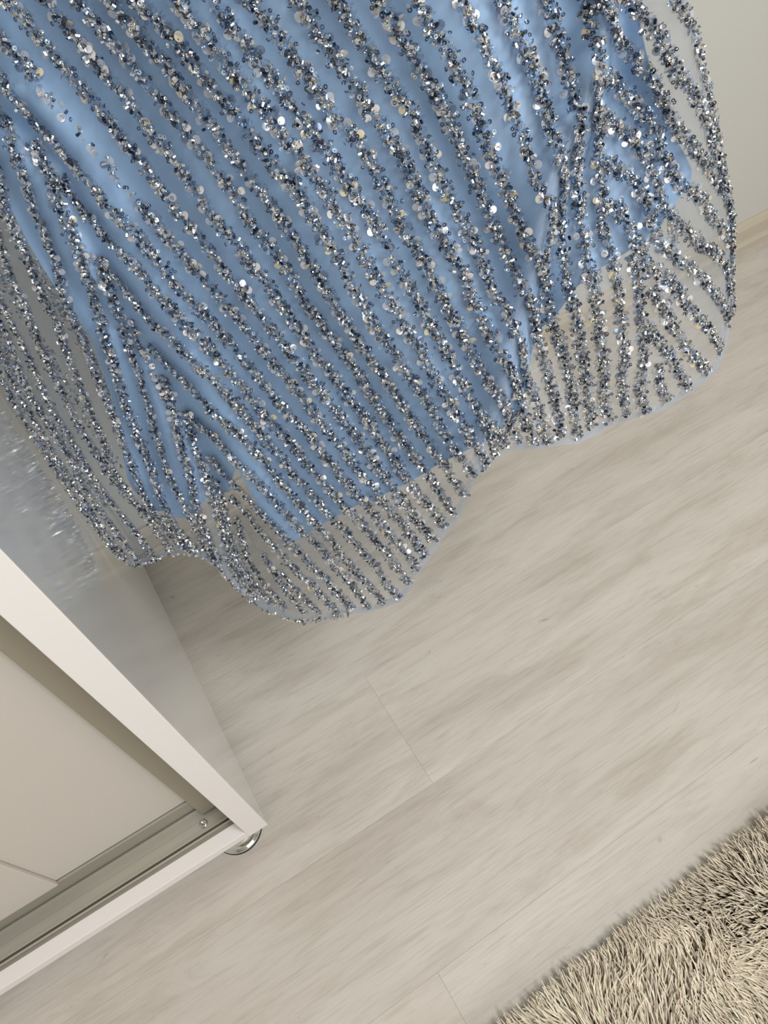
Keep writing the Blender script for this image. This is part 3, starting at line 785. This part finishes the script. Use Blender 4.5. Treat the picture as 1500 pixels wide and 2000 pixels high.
def bead_proto():
    n = 6
    v, f = [], []
    for r, z in ((0.36, -0.92), (0.95, -1.0), (0.95, 1.0), (0.36, 0.92)):
        for k in range(n):
            a = 2 * math.pi * k / n
            v.append((r * math.cos(a), r * math.sin(a), z * 1.05))
    for i in (0, 1, 2):
        for k in range(n):
            f.append((i * n + k, i * n + (k + 1) % n, (i + 1) * n + (k + 1) % n, (i + 1) * n + k))
    return np.array(v), np.array(f)


def disc_proto():
    """round sequin, slightly domed, with an off-centre thread hole"""
    n = 16
    v, f = [], []
    hx, hr = 0.52, 0.17
    for r, z, cx in ((hr, 0.05, hx), (0.62, 0.05, 0.16), (1.0, 0.0, 0.0)):
        for k in range(n):
            a = 2 * math.pi * k / n
            v.append((cx + r * math.cos(a), r * math.sin(a), z))
    for i in range(2):
        for k in range(n):
            f.append((i * n + k, i * n + (k + 1) % n, (i + 1) * n + (k + 1) % n, (i + 1) * n + k))
    return np.array(v), np.array(f)


def frames(nrm, tilt):
    """random orthonormal frames whose z is near nrm"""
    n = nrm + rng.normal(0, 1, nrm.shape) * tilt
    n /= np.linalg.norm(n, axis=1)[:, None]
    a = rng.normal(0, 1, n.shape)
    x = a - n * (a * n).sum(1)[:, None]
    x /= np.linalg.norm(x, axis=1)[:, None]
    return np.stack([x, np.cross(n, x), n], 2)      # columns


def scatter(proto, pos, rot, size):
    v, f = proto
    V = np.einsum('nij,vj->nvi', rot, v) * size[:, None, None] + pos[:, None, :]
    Fc = f[None] + (np.arange(len(pos)) * len(v))[:, None, None]
    return V.reshape(-1, 3), Fc.reshape(-1, f.shape[1])


def inside_frame_ext(p):
    return (p[:, 0] > -128) & (p[:, 1] > -216)


thr_v, thr_f = [], []
rings_p, rings_n, beads_p, beads_n, pail_p, pail_n, pail_t = [], [], [], [], [], [], []
RING_D, BEAD_D, PAIL_D = 1400, 1100, 125


def strew(P, Nn, B, s_tot, cum, wf, df_):
    def pick(k):
        q = rng.uniform(0, s_tot, k)
        i = np.clip(np.searchsorted(cum, q), 1, len(cum) - 1)
        t = ((q - cum[i - 1]) / np.maximum(cum[i] - cum[i - 1], 1e-9))[:, None]
        p = P[i - 1] * (1 - t) + P[i] * t
        return p, Nn[i], B[i], q
    k = rng.poisson(RING_D * s_tot * df_ * wf)
    if k:
        p, n, b_, q = pick(k)
        off = np.clip(rng.normal(0, 0.0030, k), -0.0055, 0.0055) * wf + 0.0009 * np.sin(q * 700 + 3 * wf)
        h = rng.uniform(0.0004, 0.0038, k)
        rings_p.append(p + b_ * off[:, None] + n * h[:, None]); rings_n.append(n)
    k = rng.poisson(BEAD_D * s_tot * df_ * wf)
    if k:
        p, n, b_, q = pick(k)
        off = np.clip(rng.normal(0, 0.0022, k), -0.0047, 0.0047) * wf + 0.0009 * np.sin(q * 700 + 3 * wf)
        h = rng.uniform(0.0012, 0.0040, k)
        beads_p.append(p + b_ * off[:, None] + n * h[:, None]); beads_n.append(n)
    k = rng.poisson(PAIL_D * s_tot * (1.5 if df_ < 0.4 else df_))
    if k:
        p, n, b_, q = pick(k)
        sgn = np.where(rng.random(k) < 0.68, -1, 1)
        off = sgn * rng.uniform(0.0026, 0.0056, k) * wf
        h = rng.uniform(0.0006, 0.0028, k)
        pail_p.append(p + b_ * off[:, None] + n * h[:, None]); pail_n.append(n); pail_t.append(b_ * (-sgn)[:, None])


HEMROW = 'hem 0.5 0.5|' + ' '.join('%g,%g' % (p[0] - 2, p[1] - 3) for p in hem_line if p[0] < 700)
for line in ROWS.strip().split('\n') + [HEMROW]:
    head, body = line.split('|')
    nm, wf, df_ = head.split(); wf, df_ = float(wf), float(df_)
    pts = np.array([[float(c) for c in p.split(',')] for p in body.split()])
    if pts[0, 1] < 20 or pts[0, 0] < 10:         # the row goes on above the frame
        d0 = pts[min(3, len(pts) - 1)] - pts[0]
        d0 = d0 / np.hypot(*d0)
        ext = [pts[0] - d0 * k for k in (220, 165, 110, 55)]
        pts = np.vstack([ext, pts])
    # smooth: resample and filter
    s = np.r_[0, np.cumsum(np.hypot(*(pts[1:] - pts[:-1]).T))]
    q = np.arange(0, s[-1], 4.0)
    c = np.stack([np.interp(q, s, pts[:, 0]), np.interp(q, s, pts[:, 1])], -1)
    kr = np.hanning(11); kr /= kr.sum()
    if len(c) > 12:
        pad = np.vstack([np.repeat(c[:1], 5, 0), c, np.repeat(c[-1:], 5, 0)])
        c = np.stack([np.convolve(pad[:, j], kr, 'valid') for j in (0, 1)], -1)
    c = c[inside_frame_ext(c)]
    if len(c) < 3: continue
    d = depth(c[:, 0], c[:, 1])
    P = px(c[:, 0], c[:, 1], d)
    e = 2.0
    Px = px(c[:, 0] + e, c[:, 1], depth(c[:, 0] + e, c[:, 1])) - P
    Py = px(c[:, 0], c[:, 1] + e, depth(c[:, 0], c[:, 1] + e)) - P
    Nn = np.cross(Px, Py); Nn /= np.linalg.norm(Nn, axis=1)[:, None]
    Nn = np.where(((CAM - P) * Nn).sum(1)[:, None] < 0, -Nn, Nn)
    Tt = np.gradient(P, axis=0); Tt /= np.linalg.norm(Tt, axis=1)[:, None]
    B = np.cross(Tt, Nn); B /= np.linalg.norm(B, axis=1)[:, None]
    # keep +B to the right in the picture
    cum = np.r_[0, np.cumsum(np.linalg.norm(P[1:] - P[:-1], axis=1))]
    right = (B @ RM[0]) < 0
    B = np.where(right[:, None], -B, B)
    strew(P, Nn, B, cum[-1], cum, wf, df_)
    if df_ > 0.5:
        hw = 0.0044 * wf
        kk = np.array([-1.0, -0.4, 0.4, 1.0])
        jag = 1 + 0.35 * rng.normal(0, 1, (len(P), 4)).clip(-1.5, 1.5) * (np.abs(kk) > 0.9)
        rv = P[:, None, :] + B[:, None, :] * (kk * jag * hw)[..., None] + Nn[:, None, :] * 0.0003
        m0 = sum(len(a) for a in thr_v)
        idx = m0 + np.arange(len(P) * 4).reshape(-1, 4)
        thr_v.append(rv.reshape(-1, 3))
        thr_f.append(np.stack([idx[:-1, :-1], idx[:-1, 1:], idx[1:, 1:], idx[1:, :-1]], -1).reshape(-1, 4))
nfront = sum(len(a) for a in pail_p)

# rows on the back of the skirt, seen through the tulle
for u0 in np.linspace(0.03, 0.97, 17):
    P = np.array([back_point(np.array([u0]), vi)[0] for vi in range(NV)])
    Nn = np.tile(np.array([0, -1.0, 0.1]), (NV, 1))
    Tt = np.gradient(P, axis=0); Tt /= np.linalg.norm(Tt, axis=1)[:, None]
    B = np.cross(Tt, Nn); B /= np.linalg.norm(B, axis=1)[:, None]
    cum = np.r_[0, np.cumsum(np.linalg.norm(P[1:] - P[:-1], axis=1))]
    strew(P, Nn, B, cum[-1], cum, 1.0, 0.55)

M_thread = bpy.data.materials.new('blue_thread'); M_thread.use_nodes = True
nt = M_thread.node_tree; nt.nodes.remove(nt.nodes['Principled BSDF'])
df = N(M_thread, 'ShaderNodeBsdfDiffuse'); df.inputs[0].default_value = (*lin(126, 146, 172), 1)
tp = N(M_thread, 'ShaderNodeBsdfTransparent'); mxs = N(M_thread, 'ShaderNodeMixShader')
tc = N(M_thread, 'ShaderNodeTexCoord'); nz = N(M_thread, 'ShaderNodeTexNoise'); nz.inputs['Scale'].default_value = 420; nz.inputs['Detail'].default_value = 3
L(M_thread, tc.outputs['Object'], nz.inputs[0])
rr = ramp(M_thread, nz.outputs[0], [(0.40, (0.12, 0.12, 0.12)), (0.62, (0.75, 0.75, 0.75))])
L(M_thread, rr.outputs[0], mxs.inputs[0]); L(M_thread, tp.outputs[0], mxs.inputs[1]); L(M_thread, df.outputs[0], mxs.inputs[2])
L(M_thread, mxs.outputs[0], nt.nodes['Material Output'].inputs[0])
dpart('embroidery_thread', mesh_np('embroidery_thread', np.vstack(thr_v), np.vstack(thr_f), True), M_thread, tul)
UP = upper(0.0)
for k in range(1, UP.shape[1], 3):
    P = UP[:, k]
    Nn = P - np.array([0.17, 0.60, 0]) ; Nn[:, 2] = 0
    Nn /= np.linalg.norm(Nn, axis=1)[:, None]
    Tt = np.gradient(P, axis=0); Tt /= np.linalg.norm(Tt, axis=1)[:, None]
    B = np.cross(Tt, Nn); B /= np.linalg.norm(B, axis=1)[:, None]
    cum = np.r_[0, np.cumsum(np.linalg.norm(P[1:] - P[:-1], axis=1))]
    strew(P, Nn, B, cum[-1], cum, 1.0, 0.7)
RP, RN = np.vstack(rings_p), np.vstack(rings_n)
BP, BN = np.vstack(beads_p), np.vstack(beads_n)
SP, SN, ST = np.vstack(pail_p), np.vstack(pail_n), np.vstack(pail_t)


def tints(n, cols, w, jit):
    cols = np.array(cols); k = rng.choice(len(cols), n, p=np.array(w) / sum(w))
    c = cols[k] * (1 + rng.normal(0, jit, (n, 1)))
    return np.clip(c, 0.002, 0.98)


V, Fc = scatter(ring_proto(), RP, frames(RN, 0.55), rng.uniform(0.00125, 0.00165, len(RP)))
tc_ = tints(len(RP), [lin(20, 30, 50), lin(56, 78, 112), lin(116, 148, 186), lin(194, 212, 228), lin(170, 172, 176)], [37, 22, 18, 14, 9], 0.18)
bw = dpart('cup_sequins', mesh_np('cup_sequins', V, Fc, True, col=np.repeat(tc_, 16, 0)), M_ring, tul)
tag(bw, 'tiny navy and clear blue ring sequins', kind='stuff')
V, Fc = scatter(bead_proto(), BP, frames(rng.normal(0, 1, BN.shape) + BN * 0.5, 0.2), rng.uniform(0.00095, 0.00125, len(BP)))
tc_ = tints(len(BP), [lin(248, 245, 238), lin(228, 230, 232), lin(168, 184, 204), lin(128, 132, 138), lin(48, 62, 86)], [40, 26, 16, 9, 9], 0.12)
bw = dpart('glass_beads', mesh_np('glass_beads', V, Fc, False, col=np.repeat(tc_, 24, 0)), M_bead, tul)
tag(bw, 'tiny silver-lined glass beads', kind='stuff')

# round sequins: the ones showing largest are single objects
n = SN + rng.normal(0, 1, SN.shape) * 0.30
n /= np.linalg.norm(n, axis=1)[:, None]
x = ST + rng.normal(0, 1, ST.shape) * 0.35
x = x - n * (x * n).sum(1)[:, None]; x /= np.linalg.norm(x, axis=1)[:, None]
ROT = np.stack([x, np.cross(n, x), n], 2)
rel = SP - CAM
cz = rel @ RM[2]
sx_ = rel @ RM[0] / cz * F + PP[0]; sy_ = rel @ RM[1] / cz * F + PP[1]
front = np.arange(len(SP)) < nfront
vis = front & (sx_ > 4) & (sx_ < 1496) & (sy_ > 4)
score = np.where(vis, np.abs((n * rel / np.linalg.norm(rel, axis=1)[:, None]).sum(1)) / cz ** 2, 0)
order = np.argsort(-score)
big = order[:300]; rest = order[300:]
size = rng.uniform(0.0023, 0.0029, len(SP))
kinds = rng.choice(4, len(SP), p=[0.58, 0.05, 0.15, 0.22])
pv, pf = disc_proto()
pm = []
for k in range(4):
    me = mesh_np('sequin', pv, pf, True)
    me.materials.append(M_seq[k])
    pm.append(me)
for i in big:
    o = bpy.data.objects.new('sequin', pm[kinds[i]])
    C.objects.link(o)
    o.parent = tul
    R3 = ROT[i]
    M4 = Matrix(((*R3[0], 0), (*R3[1], 0), (*R3[2], 0), (0, 0, 0, 1)))
    o.matrix_local = Matrix.Translation(SP[i]) @ M4 @ Matrix.Scale(float(size[i]), 4)
for k in range(4):
    r_ = rest[kinds[rest] == k]
    V, Fc = scatter((pv, pf), SP[r_], ROT[r_], size[r_])
    o = dpart('round_sequins', mesh_np('round_sequins', V, Fc, True), M_seq[k], tul)
    tag(o, kind='stuff')

# ------------------------------------------------------------------ rug
RUGY = -0.030
rug = empty('rug', (0.5, -0.4, 0), 'shaggy beige long-pile rug lying on the pale plank floor', 'rug')
M_pile = tinted('beige_pile', 0.85, 0.0, 0.2)
pbsdf(M_pile).inputs['Sheen Weight'].default_value = 0.3
M_back = mat('rug_backing', lin(150, 134, 108), 0.95)
bk = box('backing', (-0.30, -0.72, 0.0), (1.05, RUGY - 0.004, 0.006), M_back, None, 0.002)
bk.parent = rug; bk.matrix_parent_inverse = Matrix.Translation(-Vector(rug.location))


def fnoise(x, y, seed, sc):
    r = np.random.default_rng(seed)
    o = np.zeros_like(x)
    for k in range(7):
        a, ph, fr = r.uniform(0, 6.28), r.uniform(0, 6.28), sc * r.uniform(0.6, 1.7)
        o += np.sin((x * np.cos(a) + y * np.sin(a)) * fr + ph)
    return o / 2.6


def pile(xa, xb, ya, yb, sp, thick):
    gx, gy = np.meshgrid(np.arange(xa, xb, sp), np.arange(ya, yb, sp))
    x = gx.ravel() + rng.uniform(-sp / 2, sp / 2, gx.size); y_ = np.minimum(gy.ravel() + rng.uniform(-sp / 2, sp / 2, gx.size), RUGY)
    n_ = len(x)
    ang = 1.60 + 0.75 * fnoise(x, y_, 3, 15) + 0.40 * fnoise(x, y_, 5, 50) + rng.normal(0, 0.13, n_)
    edge = np.clip((y_ - (RUGY - 0.035)) / 0.035, 0, 1)
    ang = ang * (1 - edge) + (1.75 + rng.normal(0, 0.3, n_)) * edge
    lean = np.stack([np.cos(ang), np.sin(ang)], -1)
    # yarns gather into tufts
    cs = 0.017
    cx = (np.floor(x / cs) + 0.5) * cs + 0.006 * np.sin(np.floor(x / cs) * 12.9 + np.floor(y_ / cs) * 78.2)
    cy = (np.floor(y_ / cs) + 0.5) * cs + 0.006 * np.sin(np.floor(x / cs) * 39.3 + np.floor(y_ / cs) * 11.1)
    Ln = 0.050 * rng.uniform(0.75, 1.15, n_) * (1 - 0.42 * edge)
    lay = 0.64 + 0.12 * fnoise(x, y_, 11, 35) + rng.normal(0, 0.06, n_)
    lay = np.clip(lay, 0.15, 0.92)
    K, S = 4, 3
    t = np.linspace(0, 1, K)
    V = np.zeros((n_, K, S, 3))
    curl = rng.normal(0, 0.12, n_)
    for k in range(K):
        hor = Ln * lay * t[k] ** 1.35
        ver = 0.005 + Ln * np.sqrt(np.maximum(0.06, 1 - (lay * t[k] ** 0.9) ** 2)) * t[k] * (1 - 0.35 * lay * t[k])
        side = curl * Ln * t[k] ** 2
        c_ = np.stack([x + lean[:, 0] * hor - lean[:, 1] * side, y_ + lean[:, 1] * hor + lean[:, 0] * side, ver], -1)
        pull = 0.55 * t[k] ** 1.2 * (1 - edge)
        c_[:, 0] += (cx - x) * pull; c_[:, 1] += (cy - y_) * pull
        r_ = thick * (1.0 - 0.70 * t[k] ** 3)
        for s_ in range(S):
            a = 2 * math.pi * s_ / S + 0.5
            V[:, k, s_] = c_ + r_ * (np.stack([-lean[:, 1], lean[:, 0], 0 * x], -1) * math.cos(a) + np.array([0, 0, 1.0]) * math.sin(a))
    base = []
    for k in range(K - 1):
        for s_ in range(S):
            s2 = (s_ + 1) % S
            base.append((k * S + s_, k * S + s2, (k + 1) * S + s2, (k + 1) * S + s_))
    base = np.array(base)
    f = (base[None] + (np.arange(n_) * K * S)[:, None, None]).reshape(-1, 4)
    tint = np.array(lin(236, 223, 200))[None] * (1 + 0.12 * rng.normal(0, 1, (n_, 1))) * (1 + 0.05 * fnoise(x, y_, 21, 40))[:, None]
    return V.reshape(-1, 3), f, np.repeat(np.clip(tint, 0.05, 0.95), K * S, 0)


parts = [pile(-0.02, 0.78, -0.34, RUGY + 0.001, 0.0035, 0.0015), pile(0.78, 1.05, -0.72, RUGY + 0.001, 0.0085, 0.0030), pile(-0.30, -0.02, -0.72, RUGY + 0.001, 0.0085, 0.0030), pile(-0.02, 0.78, -0.72, -0.34, 0.0085, 0.0030)]
off = 0; Vs, Fs, Cs = [], [], []
for v, f, c in parts:
    Vs.append(v); Fs.append(f + off); Cs.append(c); off += len(v)
po = link('pile', mesh_np('pile', np.vstack(Vs), np.vstack(Fs), True, col=np.vstack(Cs)), M_pile)
po.parent = rug; po.matrix_parent_inverse = Matrix.Translation(-Vector(rug.location))
tag(po, kind='stuff')
print('elements', len(RP), len(BP), len(SP), 'front', nfront, 'pile', off // 15)
